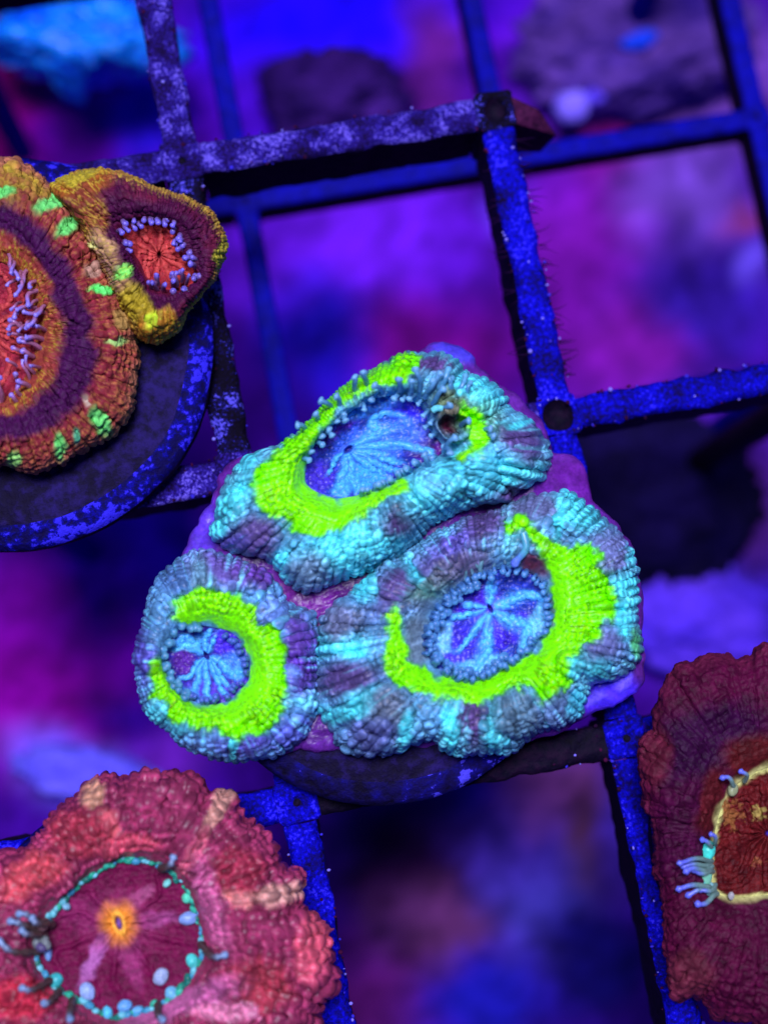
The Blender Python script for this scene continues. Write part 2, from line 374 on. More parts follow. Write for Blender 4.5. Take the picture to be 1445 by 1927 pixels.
# crumbs and algae threads clinging to the bars
def crumbs():
    r1 = np.random.default_rng(5); vs = []; fs = []; cs = []; off = 0
    v0, f0 = ico(1)
    segs = [((X0, 2.6), (X0, 5.0), 26), ((X0, 2.5), (X1, 2.5), 30), ((X1, .1), (X1, 2.4), 60), ((X1, 0), (X1+2.0, 0), 50), ((X0, .1), (X0, 2.3), 30), ((X0, -2.6), (X0, -4.6), 40), ((X1, -2.6), (X1, -4.8), 70), ((X0-1, 0), (X0, 0), 20), ((X1-.6, -2.5), (X1, -2.5), 20)]
    for a, b, n_ in segs:
        a = np.array(a); b = np.array(b); d = (b-a)/np.linalg.norm(b-a); nn = np.array([-d[1], d[0]])
        for k in range(n_):
            e = r1.choice([-1, 1])*BW*.5*(1+r1.normal(0, .05)) if r1.random() < .7 else r1.uniform(-.45, .45)*BW
            p = a+(b-a)*r1.random()+nn*e
            v = v0*r1.uniform(.006, .016)*r1.uniform(.6, 1.5, 3)+np.array([p[0], p[1], r1.uniform(-.03, .012)])
            c = [(120, 110, 225), (50, 40, 190), (60, 10, 50), (40, 6, 40), (30, 5, 40)][r1.integers(5)]
            vs.append(v); fs.append(f0+off); cs.append(np.broadcast_to(lin(c), v.shape)); off += len(v)
    o = mesh_obj('algae_crumbs', np.concatenate(vs), np.concatenate(fs), M_ROCK, rack, np.concatenate(cs)); o['kind'] = 'stuff'
    vs = []; fs = []; cs = []; off = 0
    for k in range(70):
        y = r1.uniform(.3, 2.3); sd = 1 if r1.random() < .75 else -1; L = r1.uniform(.04, .16); x = X1+sd*BW*.5; n_ = 5
        t = np.linspace(0, 1, n_); ax = np.stack([x+sd*L*t, y+L*r1.uniform(-.5, .5)*t**2, -.05-.1*t*r1.random()], -1); w = .005*(1-.7*t)
        v = np.concatenate([ax+np.array([0, 1, 0])*w[:, None], ax-np.array([0, 1, 0])*w[:, None], ax+np.array([0, 0, 1])*w[:, None]])
        f = [[q_*n_+i, q_*n_+i+1, ((q_+1) % 3)*n_+i+1, ((q_+1) % 3)*n_+i] for q_ in range(3) for i in range(n_-1)]
        vs.append(v); fs.append(np.array(f)+off); cs.append(np.broadcast_to(lin((40, 10, 60)), v.shape)); off += len(v)
    o = mesh_obj('algae_threads', np.concatenate(vs), np.concatenate(fs), M_ROCK, rack, np.concatenate(cs)); o['kind'] = 'stuff'
crumbs()
# ------------------------------------------------------------------ plugs
def plug(parent, c, r, z0, z1, stem_r, seed, rim_mat=None):
    nu = 160; th = np.arange(nu)/nu*2*math.pi
    prof = [(0, z1), (.5*r, z1), (.80*r, z1), (.88*r, z1-.01), (.97*r, z1-.045), (r, z1-.09), (r, z0+.07), (.97*r, z0+.02), (.8*r, z0), (stem_r*1.2, z0-.02), (stem_r, z0-.25), (stem_r*.85, z0-1.3), (0, z0-1.35)]
    V = np.stack([np.stack([np.cos(th)*a, np.sin(th)*a, np.full(nu, z)], -1) for a, z in prof], 1)+np.array([c[0], c[1], 0])
    V[..., :2] += .012*np.stack([fbm(V, 3, 3, seed), fbm(V, 3, 3, seed+2)], -1); V[..., 2] += .012*fbm(V, 4, 3, seed+5)
    V[:, 0] = V[:, 0].mean(0); V[:, -1] = V[:, -1].mean(0)
    o = mesh_obj('plug', V.reshape(-1, 3), grid_faces(nu, len(prof)), M_PLUG, parent)
    o.data.materials.append(rim_mat or M_PLUGRIM); o.data.materials.append(M_PLASTIC)
    mi = np.zeros((nu, len(prof)-1), np.int32); mi[:, 3:5] = 1; mi[:, 5:] = 2
    o.data.polygons.foreach_set('material_index', mi.ravel())
    o.data.flip_normals() if o.data.polygons[1].normal.z < 0 else None
    return o

# ------------------------------------------------------------------ coral polyps
def bubbles(th, arc, circ, K, sp, rad, seed, jit=.6, jitu=.3, stag=.5):
    """knobs on a jittered lattice that follows the radial rows; returns height 0..1, distance 0..1, random"""
    u = th/(2*math.pi)*K; v = arc/sp; w = circ/K
    iu = np.floor(u).astype(np.int64); iv = np.floor(v).astype(np.int64)
    H = np.zeros(u.shape); D = np.ones(u.shape)*2; Rn = np.zeros(u.shape)
    for a in (-1, 0, 1):
        for b in (-1, 0, 1):
            cu = iu+a; cv = iv+b; kk = np.mod(cu, K); z = np.zeros_like(kk)
            ju = .5+stag*(np.mod(cv, 2)-.5)+jitu*(hash3(kk, cv, z, seed)-.5); jv = .5+jit*(hash3(kk, cv, z, seed+1)-.5)
            rr = .7+.5*hash3(kk, cv, z, seed+2)
            d = np.hypot((u-cu-ju)*np.maximum(w, sp*.75), (v-cv-jv)*sp)/(rad*rr)
            h = np.sqrt(np.clip(1-d*d, 0, 1))*(.55+.45*rr)
            m = h > H
            H = np.where(m, h, H); D = np.where(d < D, d, D); Rn = np.where(m, hash3(kk, cv, z, seed+3), Rn)
    return H, np.clip(D, 0, 1), Rn
def polyp(parent, outer, inner, c, zl, zc, zd, painter, seed, nu=700, nv=140, rc=.4, K=70, sp=.06, rad=.04, hgt=.03,
          lobes=26, lobe_h=.03, lobe_r=.02, smooth_in=.12, ring=.85, mat=None, name='mantle', ragged=0.0, domes=(), mixb=0.0, amp_min=.45, rib=0.0, stag=.5):
    th = np.arange(nu)/nu*2*math.pi
    c = np.array(c, float)
    Ro = ray_radius(outer, c, th); Ri = ray_radius(inner, c, th)
    r0 = np.random.default_rng(seed)
    bnd = np.sort((np.arange(lobes)+r0.uniform(-.32, .32, lobes))/lobes*2*math.pi)
    idx = np.searchsorted(bnd, th) % lobes
    lo = bnd[idx-1]; hi = bnd[idx]; wd = (hi-lo) % (2*math.pi); f = ((th-lo) % (2*math.pi))/wd
    lob = np.sqrt(np.clip(1-(2*f-1)**2, 0, 1)); lr = r0.uniform(.6, 1.3, lobes)[idx]
    lob = lob*lr
    if ragged: Ro = Ro*(1+ragged*fbm(np.stack([np.cos(th), np.sin(th)], -1), 9, 4, seed+60))
    s = np.linspace(0, 1, nv); k = .86
    rho = np.where(s < k, s/k, 1-.10*((s-k)/(1-k))**1.5)
    T, S = np.meshgrid(th, s, indexing='ij'); RHO = np.broadcast_to(rho, T.shape)
    RAD = Ri[:, None]+(Ro-Ri)[:, None]*RHO*(1+lobe_r*(lob[:, None]-.6)*sstep(.4, 1, RHO))
    q = c+np.stack([np.cos(T)*RAD, np.sin(T)*RAD], -1)
    x = np.clip((RHO-rc)/(1-rc), 0, 1)
    Z = np.where(RHO < rc, zd+(zc-zd)*sstep(-.15, 1.0, RHO/rc)*1.0, zl+(zc-zl)*np.sqrt(np.clip(1-x**2.2, 0, 1)))
    Z = np.where(RHO < rc, zd+(zc-zd)*np.sin(np.clip(RHO/rc, 0, 1)*math.pi/2)**.9, Z)
    Z = np.where(S > k, zl-.14*((S-k)/(1-k)), Z)
    Z = Z+lobe_h*lob[:, None]*sstep(.15, .7, RHO)*(1-sstep(k, 1, S))
    Z = Z+.05*fbm(q, .012, 2, seed+3)*sstep(.1, .4, RHO)*(1-sstep(k, 1, S))
    wq = q+np.stack([noise(q, .05, seed+30), noise(q, .05, seed+31)], -1)*5
    for dx, dy, dr, dh in domes:
        e = np.hypot(wq[..., 0]-dx, wq[..., 1]-dy)/dr
        Z = Z+dh*(np.sqrt(np.clip(1-e*e, 0, 1))-.45*np.exp(-((e-1.05)/.12)**2))*(1-sstep(k, 1, S))
    V = P(q, Z)
    arc = np.concatenate([np.zeros((nu, 1)), np.cumsum(np.linalg.norm(np.diff(V, axis=1), axis=-1), 1)], 1)
    ctr = P(c, zd)
    circ = 2*math.pi*np.hypot(V[..., 0]-ctr[0], V[..., 1]-ctr[1])
    H, D, Rn = bubbles(T, arc, circ, K, sp, rad, seed, stag=stag)
    H2, D2, Rn2 = bubbles(T, arc, circ, int(K*.62), sp*1.55, rad*1.65, seed+20)
    mx = sstep(-.1, .15, fbm(q, .02, 2, seed+21)+mixb)
    H = H*(1-mx)+1.6*H2*mx; D = np.where(mx > .5, D2, D); Rn = np.where(mx > .5, Rn2, Rn)
    amp = sstep(smooth_in*.3, smooth_in+.1, RHO)*(amp_min+.75*sstep(-.4, .3, fbm(q, .025, 2, seed+25)))
    N = grid_normals(V)
    if N[:, nv//2, 2].mean() < 0: N = -N
    col = painter(q, RHO, T, idx)
    if rib:
        fu = np.mod(T/(2*math.pi)*K+.12*np.sin(arc*9+T*5), 1.0); rw = np.sqrt(np.clip(1-(2*fu-1)**2, 0, 1))
        pr = hash3(np.floor(T/(2*math.pi)*K).astype(np.int64), np.zeros(T.shape, np.int64), np.zeros(T.shape, np.int64), seed+50)
        V = V+N*(rib*(rw*(.6+.7*pr)-.5)*sstep(.2, .5, RHO))[..., None]
        col = col*(1+.22*(rw-.75)*sstep(.2, .5, RHO))[..., None]
    V = V+N*(H*hgt*amp*(.7+.6*Rn))[..., None]+N*(.006*fbm(V, 16, 2, seed+8))[..., None]
    rg = np.exp(-((D-.7)/.17)**2)  # bright knob rims and dark gaps painted in, standing for translucent rim glow
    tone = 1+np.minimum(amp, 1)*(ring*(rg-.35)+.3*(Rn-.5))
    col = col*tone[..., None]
    F = grid_faces(nu, nv)
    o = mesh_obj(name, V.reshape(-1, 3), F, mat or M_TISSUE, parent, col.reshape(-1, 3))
    o.data.flip_normals() if o.data.polygons[nv//2].normal.z < 0 else None
    return o, dict(c=c, Ri=Ri, Ro=Ro, th=th, zd=zd, zc=zc)
def pebbles(q, sp, rad, seed):
    u = q/sp; i = np.floor(u).astype(np.int64); H = np.zeros(q.shape[:-1]); D = np.ones(q.shape[:-1])*2; Rn = H.copy()
    for a in (-1, 0, 1):
        for b in (-1, 0, 1):
            cx = i[..., 0]+a; cy = i[..., 1]+b; z = np.zeros_like(cx)
            d = np.hypot(u[..., 0]-cx-.15-.7*hash3(cx, cy, z, seed), u[..., 1]-cy-.15-.7*hash3(cx, cy, z, seed+1))*sp/(rad*(.7+.5*hash3(cx, cy, z, seed+2)))
            h = np.sqrt(np.clip(1-d*d, 0, 1)); Rn = np.where(h > H, hash3(cx, cy, z, seed+4), Rn); H = np.maximum(H, h); D = np.minimum(D, d)
    return H, np.clip(D, 0, 1), Rn
def oral_disc(parent, inner, mouth, zd, depth, ridges, base, base2, stripe, seed, mouth_len=(8, 3, 0), nu=330, nv=56, mat=None, name='oral_disc', painter=None, lip=None, ridge_h=.026, bump=.016, hole_col=(44, 36, 140), dring=.35):
    th = np.arange(nu)/nu*2*math.pi; mouth = np.array(mouth, float)
    R = ray_radius(inner, mouth, th)*1.05
    s = np.linspace(0, 1, nv); T, S = np.meshgrid(th, s, indexing='ij')
    RAD = R[:, None]*S
    bend = .6*fbm(np.stack([np.cos(T), np.sin(T), S*1.5], -1), 1.3, 2, seed)*S
    q = mouth+np.stack([np.cos(T)*RAD, np.sin(T)*RAD], -1)
    rid = np.zeros_like(T)
    for a, w, ln in ridges:
        dd = (T+bend-math.radians(a)+math.pi) % (2*math.pi)-math.pi
        rid = np.maximum(rid, np.exp(-(dd*np.maximum(RAD, 12)/(w*.72))**2)*(1-sstep(ln-.15, ln+.1, S))*sstep(.02, .12, S))
    ml, mw_, ma = mouth_len; a = math.radians(ma); d = q-mouth
    md = np.hypot((d[..., 0]*math.cos(a)+d[..., 1]*math.sin(a))/ml, (-d[..., 0]*math.sin(a)+d[..., 1]*math.cos(a))/mw_)
    hole = 1-sstep(.6, 1.3, md)
    lipm = np.exp(-((md-1.7)/.7)**2)
    Z = zd-.02-depth*(1-S**2)+rid*ridge_h-hole*.05+lipm*.02
    Z = np.where(S > .965, Z-.03, Z)
    V = P(q, Z); ctr = P(mouth, zd)
    H, D, Rn = pebbles(q, 10.0, 6.5, seed+5)
    N = grid_normals(V)
    if N[:, nv//2, 2].mean() < 0: N = -N
    V = V+N*(H*bump*sstep(.1, .35, S))[..., None]
    if painter is not None: col = painter(q, S, T, rid)
    else:
        m = (fbm(q, .03, 3, seed)*.6+.5)[..., None]; m = np.clip(m, 0, 1)
        col = lin(base)*(1-m)+lin(base2)*m
        k = np.clip(rid*1.15+.25*(fbm(q, .12, 2, seed+3))*sstep(.2, .6, rid), 0, 1)[..., None]
        col = col*(1-k)+lin(stripe)*k
    if lip is not None: k = (np.exp(-((md-1.3)/.6)**2)*.9)[..., None]; col = col*(1-k)+lin(lip)*k
    col = masked(col, .85*hole, hole_col)
    col = col*(1+dring*(np.exp(-((D-.6)/.22)**2)-.35)*sstep(.1, .4, S))[..., None]  # rim glow of the disc knobs painted into the colour
    V[:, 0] = V[:, 0].mean(0)
    o = mesh_obj(name, V.reshape(-1, 3), grid_faces(nu, nv), mat or M_TISSUE, parent, col.reshape(-1, 3))
    o.data.flip_normals() if o.data.polygons[nv//2].normal.z < 0 else None
    return o
RB = np.random.default_rng(99)
def tentacle(parent, a, b, za, zb, r, col, tipcol, bulb=1.5, arch=.05, beads=0, name='tentacle'):
    """tapering stalk from a to b (photo px + height) ending in a round knob"""
    A = P(np.array(a, float), za); B = P(np.array(b, float), zb)
    n, m = 16, 10; t = np.linspace(0, 1, n)
    ax = A+(B-A)*t[:, None]; ax[:, 2] += arch*np.sin(t*math.pi)
    sd = np.cross(B-A, (0, 0, 1)); ax += sd*(RB.uniform(-.2, .2)*np.sin(t*math.pi*.9)**2+RB.uniform(-.08, .08)*np.sin(t*6))[:, None]
    L = np.linalg.norm(B-A); bt = min(.45, bulb*r*1.9/max(L, 1e-3))
    rr = r*(1.15-.35*t)
    if beads: rr = rr*(1+.35*np.sin(t*beads*2*math.pi))
    u = np.clip((t-(1-bt))/bt, 0, 1); ball = bulb*r*np.sqrt(np.clip(1-(2*u-1)**2, 0, 1))
    rr = np.where(t > 1-bt, np.maximum(ball, np.where(u < .5, rr, 0)), rr); rr[-1] = r*.12
    # resample the knob so that it is round
    tg = np.gradient(ax, axis=0); tg /= np.linalg.norm(tg, axis=1)[:, None]
    up = np.array([.3, .2, .93]); e1 = np.cross(tg, up); e1 /= np.linalg.norm(e1, axis=1)[:, None]+1e-9; e2 = np.cross(tg, e1)
    ph = np.arange(m)/m*2*math.pi
    V = ax[None]+rr[None, :, None]*(np.cos(ph)[:, None, None]*e1[None]+np.sin(ph)[:, None, None]*e2[None])
    k = sstep(.45, .85, t)[None, :, None]; c = lin(col)*(1-k)+lin(tipcol)*k; c = np.broadcast_to(c, V.shape)
    o = mesh_obj(name, V.reshape(-1, 3), grid_faces(m, n)[:, ::-1].copy(), M_TENT, parent, c.reshape(-1, 3))
    return o

def masked(col, m, c): m = m[..., None]; return col*(1-m)+lin(c)*m
def green_mask(q, polys, seed, soft=15.0, wob=9.0):
    w = noise(q, .045, seed)*wob+noise(q, .12, seed+3)*wob*.5
    m = np.zeros(q.shape[:-1])
    for p in polys: m = np.maximum(m, 1-sstep(-soft, soft, poly_sd(q, p)-5+w))
    return m
CY = (84, 220, 226); CYD = (80, 198, 214); MA = (90, 76, 130); PU = (94, 88, 168); SL = (90, 136, 188); GN = (112, 236, 0)
def main_painter(base, patches, greens, seed, green=GN, g2=(66, 200, 0)):
    def f(q, rho, T, idx):
        r0 = np.random.default_rng(seed+77); sect = r0.uniform(-1, 1, 80)[idx][:, None]
        b = np.array([base])
        col = paint(q, base, patches, seed, nz=9, nsc=.03, psoft=.55)
        col = col*(1+.22*sect)[..., None]*(1+.30*fbm(q, .04, 3, seed+4))[..., None]
        sg = fbm(np.stack([np.cos(T)*34, np.sin(T)*34, rho*4], -1), 1.0, 3, seed+16)
        g = green_mask(q, greens, seed+6); g = sstep(.12, .88, g+.22*sg*np.exp(-((g-.5)/.3)**2)*sstep(.15, .4, rho))
        gc = fbm(q, .05, 2, seed+9)*.5+.5
        gcol = lin(green)*(1-.6*gc[..., None])+lin(g2)*(.6*gc[..., None])
        gcol = gcol*((.42+.58*sstep(.35, 1.0, g))*(1+.28*sg*sstep(.2, .45, rho)))[..., None]; gcol = masked(gcol, .45*sstep(.5, 1, g)*(1-sstep(.35, .75, rho)), (138, 245, 0))
        # radial streaks of paler pigment along the ribs of the mantle
        st = fbm(np.stack([np.cos(T)*26, np.sin(T)*26, rho*2.2], -1), 1.0, 3, seed+15)
        col = col*(1+.38*st*(1-g))[..., None]; col = masked(col, .5*sstep(.25, .7, st)*sstep(.3, .6, rho), (104, 214, 222))
        return col*(1-g[..., None])+gcol*g[..., None]
    return f

# ---- the three-headed green and turquoise coral
cb = P(np.array([715., 1150.]), 0.0)
colony = thing('coral_colony', 'neon green and turquoise coral colony with three fleshy heads on one plug', 'coral', (cb[0], cb[1], 0.0))
pl = plug(colony, P(np.array([715., 1150.]), .26), 1.40, .03, .30, .55, 21, M_PLUGDIM)
tis_hull = [(345, 1050), (365, 1000), (400, 940), (425, 880), (470, 858), (560, 830), (700, 725), (800, 655), (850, 648), (885, 668), (905, 700), (1000, 770), (1040, 850), (1075, 860), (1105, 900), (1112, 945), (1180, 1010), (1200, 1100), (1208, 1240), (1203, 1295), (1120, 1340), (1000, 1392), (800, 1405), (600, 1410), (420, 1405), (310, 1350), (275, 1200), (300, 1100)]
tp = lambda q, rho, T, idx: paint(q, (88, 34, 130), [(380, 990, 40, 60, 0, (84, 50, 180)), (1060, 910, 60, 50, 0, (100, 30, 140)), (700, 1090, 120, 60, -20, (84, 14, 110)), (560, 1130, 60, 60, 0, (100, 30, 120)), (860, 660, 50, 30, 0, (70, 60, 190)), (1150, 1300, 70, 40, 0, (70, 40, 220)), (1170, 1270, 26, 18, -30, (110, 90, 250)), (1110, 1310, 20, 14, -30, (110, 90, 250))], 31, nz=12)*(1+.4*fbm(q, .05, 3, 32))[..., None]
hc = (740., 1080.)
polyp(colony, tis_hull, [(hc[0]+20*math.cos(a), hc[1]+20*math.sin(a)) for a in np.arange(12)/12*6.283], hc, .28, .42, .42, tp, 33, nu=360, nv=80, rc=.1, K=120, sp=.07, rad=.05, hgt=.012, lobes=30, lobe_h=.01, lobe_r=.015, ring=.15, name='base_tissue', ragged=.012)

topO = [(403, 996), (408, 959), (432, 898), (469, 860), (507, 851), (554, 822), (587, 789), (620, 752), (658, 721), (700, 698), (752, 672), (794, 667), (832, 665), (862, 681), (880, 706), (912, 712), (945, 738), (959, 766), (996, 789), (1020, 822), (1034, 860), (1022, 893), (982, 921), (935, 945), (898, 949), (822, 982), (785, 1020), (752, 1044), (709, 1067), (662, 1084), (620, 1100), (582, 1114), (540, 1095), (521, 1070), (490, 1045), (440, 1040), (408, 1015)]
topI = [(575, 902), (580, 865), (601, 827), (644, 785), (691, 756), (738, 745), (771, 752), (799, 775), (808, 808), (832, 841), (827, 855), (785, 874), (756, 893), (728, 907), (681, 928), (643, 938), (615, 933), (587, 921)]
topG = [[(476, 931), (488, 883), (516, 855), (554, 825), (587, 792), (620, 756), (658, 723), (705, 698), (752, 672), (789, 679), (785, 700), (747, 716), (705, 726), (662, 747), (629, 775), (596, 808), (580, 836), (571, 869), (573, 902), (601, 931), (634, 945), (681, 935), (723, 912), (759, 898), (766, 921), (728, 945), (690, 968), (643, 996), (601, 1006), (559, 992), (526, 968), (488, 954)],
        [(879, 766), (898, 780), (916, 799), (918, 827), (902, 850), (879, 869), (851, 869), (869, 850), (893, 832), (888, 808), (872, 785)]]
topP = [(436, 955, 70, 24, -58, CY), (470, 870, 30, 16, -30, CY), (400, 985, 16, 20, 0, CY), (484, 1010, 45, 40, 0, MA), (440, 1020, 30, 16, 0, PU), (645, 1035, 105, 40, -12, CYD), (690, 1010, 55, 34, -15, CY), (620, 1050, 40, 20, 0, CY), (580, 1075, 42, 38, 0, (100, 134, 160)), (532, 1065, 14, 26, 10, CY), (785, 955, 45, 22, -20, MA), (750, 975, 40, 22, -30, (88, 70, 122)), (830, 920, 80, 44, -20, CY), (815, 900, 40, 30, 0, (95, 190, 215)), (921, 888, 70, 30, -10, CYD), (987, 884, 48, 30, -30, CY), (960, 925, 30, 16, -20, MA), (978, 832, 52, 32, 30, MA), (1005, 800, 30, 10, 30, (80, 80, 130)), (902, 738, 55, 30, 20, CY), (850, 683, 30, 18, 20, CY), (800, 690, 60, 18, 0, (92, 72, 126)), (982, 794, 34, 8, -15, CY), (845, 760, 40, 25, 0, (90, 110, 80)), (850, 799, 29, 31, 20, (64, 14, 40)), (905, 790, 40, 40, 0, (95, 170, 130), .5, .7), (860, 870, 40, 24, 0, CYD)]
topD = [(580, 1072, 42, .09), (825, 908, 52, .08), (690, 1010, 50, .06), (625, 1050, 40, .06), (436, 955, 36, .06), (462, 880, 30, .05), (985, 882, 45, .08), (905, 735, 50, .08), (978, 832, 45, .06), (900, 885, 44, .06), (484, 1012, 44, .05), (750, 975, 40, .05), (852, 684, 26, .05), (851, 799, 27, -.16), (535, 1062, 20, .05), (930, 920, 30, .04)]
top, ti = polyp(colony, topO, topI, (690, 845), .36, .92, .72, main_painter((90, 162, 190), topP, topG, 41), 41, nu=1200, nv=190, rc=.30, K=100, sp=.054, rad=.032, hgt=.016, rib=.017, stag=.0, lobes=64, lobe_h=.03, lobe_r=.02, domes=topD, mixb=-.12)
rid = [(a, w, l) for a, w, l in ((-30, 9, .75), (-10, 10, .95), (8, 9, .8), (22, 10, .95), (40, 8, .8), (84, 9, .95), (102, 12, .95), (145, 5, .6))]
def topdisc(q, S, T, rid):
    col = paint(q, (34, 46, 155), [(622, 806, 75, 22, -38, (66, 18, 150)), (805, 840, 44, 34, 20, (78, 16, 110)), (770, 770, 40, 30, 0, (50, 40, 210)), (602, 896, 34, 30, 0, (60, 44, 170)), (700, 760, 80, 22, -20, (60, 130, 220)), (720, 830, 90, 30, -12, (60, 110, 215), .6), (690, 900, 40, 26, 0, (60, 150, 220))], 45, nz=8, nsc=.04)
    col = col*(1+.35*fbm(q, .06, 3, 46))[..., None]
    k = np.clip(rid*1.0+.3*fbm(q, .15, 2, 47)*sstep(.2, .5, rid), 0, 1)
    return masked(col, k, (74, 165, 228))
oral_disc(top, topI, (655, 846), .72, .10, rid, None, None, None, 44, (9, 4, -40), painter=topdisc)
TG, TT = (84, 150, 195), (118, 180, 222)
def tent_ring(parent, info, sel, n, seed, out=(.0, 14), inn=(10, 22), r=.017, zoff=.0, lift=(.06, .14), col=TG, tip=TT, bulb=1.45, jit=.4):
    r0 = np.random.default_rng(seed)
    for k in range(n):
        a = (k+r0.uniform(-jit, jit))/n*2*math.pi
        if not sel(math.degrees(a) % 360): continue
        Ri = np.interp(a % (2*math.pi), info['th'], info['Ri']); d = np.array([math.cos(a), math.sin(a)])
        tw = r0.uniform(-.5, .5); d2 = np.array([math.cos(a+tw), math.sin(a+tw)])
        p0 = info['c']+d*(Ri+r0.uniform(*out)); p1 = p0-d2*r0.uniform(*inn)
        s = r0.uniform(.8, 1.25)
        tentacle(parent, p0, p1, info['zd']+.03+zoff, info['zd']+r0.uniform(*lift)+zoff, r*s, col, tip, bulb)
deg = lambda a0, a1: (lambda x: a0 <= x <= a1 if a0 <= a1 else (x >= a0 or x <= a1))
tent_ring(top, ti, deg(165, 345), 46, 1, (2, 16), (10, 24), lift=(.10, .2))
tent_ring(top, ti, deg(345, 100), 40, 2, (0, 8), (6, 14))
for a, b, z in [((578, 815), (556, 800), .9), ((600, 797), (592, 778), .9), ((625, 768), (600, 752), .93), ((668, 735), (664, 708), .97), ((690, 722), (684, 698), .97), ((752, 735), (752, 712), 1.0), ((720, 738), (702, 722), 1.0), ((790, 735), (782, 690), 1.02), ((808, 740), (832, 700), 1.0), ((800, 748), (812, 712), 1.0), ((815, 760), (838, 730), 1.0), ((772, 742), (776, 715), 1.0), ((640, 765), (630, 745), .95),
                ((835, 850), (860, 822), .95), ((838, 842), (846, 858), .96), ((810, 880), (795, 853), .93), ((868, 800), (884, 792), .95), ((905, 812), (925, 808), .95), ((912, 818), (932, 822), .95), ((830, 776), (848, 760), .98)]:
    tentacle(top, a, b, z-.1, z+.06, .018, TG, TT, 1.75, .06)
for k in range(8):
    x = 800+k*10+rng.uniform(-5, 5); y = 738+k*2+rng.uniform(-8, 6)
    tentacle(top, (x, y), (x+rng.uniform(-4, 26), y-rng.uniform(30, 58)), .90, rng.uniform(.92, 1.02), rng.uniform(.014, .024), (80, 150, 190), (110, 185, 220), rng.uniform(1, 1.5), .05)
tentacle(top, (815, 772), (850, 757), .93, .98, .022, (120, 225, 235), (150, 240, 240), 1.0, .02)

rO = [(960, 952), (993, 935), (1040, 928), (1087, 940), (1125, 966), (1162, 999), (1186, 1036), (1195, 1074), (1198, 1116), (1196, 1163), (1206, 1205), (1200, 1239), (1167, 1272), (1110, 1290), (1098, 1323), (1078, 1352), (1012, 1378), (960, 1416), (922, 1417), (861, 1418), (823, 1400), (814, 1388), (776, 1399), (748, 1415), (701, 1420), (654, 1408), (631, 1385), (607, 1356), (595, 1323), (593, 1276), (597, 1229), (602, 1182), (622, 1145), (673, 1102), (715, 1069), (762, 1043), (823, 1003), (889, 975)]
rI = [(798, 1210), (805, 1182), (828, 1140), (861, 1107), (903, 1083), (950, 1069), (988, 1072), (1016, 1093), (1030, 1121), (1033, 1149), (1026, 1182), (1002, 1215), (960, 1248), (917, 1272), (880, 1279), (842, 1269), (814, 1248)]
rG = [[(746, 1149), (757, 1163), (755, 1201), (762, 1234), (795, 1260), (833, 1279), (880, 1288), (931, 1272), (979, 1248), (1021, 1215), (1045, 1178), (1049, 1135), (1040, 1093), (1031, 1055), (1012, 1018), (983, 998), (950, 998), (946, 986), (983, 984), (1031, 1016), (1078, 1027), (1115, 1036), (1139, 1079), (1151, 1126), (1144, 1163), (1115, 1201), (1082, 1229), (1059, 1239), (1068, 1276), (1045, 1309), (1016, 1319), (998, 1295), (960, 1300), (908, 1326), (852, 1319), (795, 1309), (748, 1286), (729, 1262), (725, 1225), (727, 1182)]]
rP = [(800, 1090, 130, 40, -30, (92, 92, 150)), (635, 1215, 50, 22, 5, CY), (640, 1170, 40, 30, -20, (106, 118, 150)), (654, 1278, 62, 34, -5, MA), (668, 1328, 48, 22, -30, CY), (620, 1350, 20, 20, 0, CY), (729, 1335, 46, 44, 0, (100, 118, 140)), (682, 1100, 22, 30, -20, CY), (748, 1093, 38, 28, -30, MA), (790, 1080, 16, 44, -38, CYD), (900, 992, 52, 30, -30, MA), (850, 1025, 40, 20, -30, PU), (965, 1000, 16, 50, 10, (90, 170, 180)), (1003, 1062, 30, 26, 0, (95, 45, 70)), (820, 1100, 60, 22, -30, (95, 150, 130), .5, .8), (870, 1070, 60, 24, -25, (95, 85, 120), .5, .8), (700, 1385, 50, 30, 0, (96, 110, 168)), (767, 1375, 12, 42, 18, CY), (852, 1375, 20, 46, 0, CY), (932, 1378, 20, 46, 0, CY), (890, 1355, 20, 50, 0, (92, 72, 126)), (972, 1338, 46, 44, 0, (92, 130, 150)), (1040, 1335, 40, 40, 0, (96, 130, 170)), (1085, 1320, 18, 30, 20, CYD), (1075, 1250, 26, 24, 30, CY), (1115, 1255, 32, 24, 30, CY), (1135, 1215, 40, 30, -40, (98, 108, 156)), (1176, 1112, 28, 46, 0, CY), (1180, 1170, 20, 30, 0, CY), (1150, 1040, 44, 40, 40, (100, 112, 156)), (1186, 1046, 14, 20, 0, CY), (1082, 961, 56, 32, 25, CY), (1010, 955, 44, 28, -10, (100, 110, 150)), (1050, 985, 10, 36, 10, CY), (1198, 1215, 10, 30, 10, (90, 200, 130)), (785, 1205, 26, 60, 10, (105, 120, 130), .5, .8), (1040, 1150, 14, 40, 0, (100, 110, 120), .5, .8)]
rD = [(635, 1215, 42, .06), (640, 1165, 44, .07), (654, 1278, 52, .06), (729, 1337, 50, .08), (664, 1332, 40, .06), (700, 1388, 40, .07), (767, 1378, 24, .05), (852, 1378, 30, .06), (932, 1380, 30, .06), (890, 1362, 26, .05), (972, 1340, 50, .08), (1040, 1335, 40, .07), (1075, 1250, 27, .07), (1115, 1257, 30, .07), (1140, 1215, 36, .06), (1176, 1112, 36, .06), (748, 1093, 38, .06), (682, 1102, 30, .06), (900, 992, 45, .05), (1080, 962, 46, .06), (1005, 962, 36, .05), (1150, 1040, 40, .05), (820, 1040, 40, .05)]
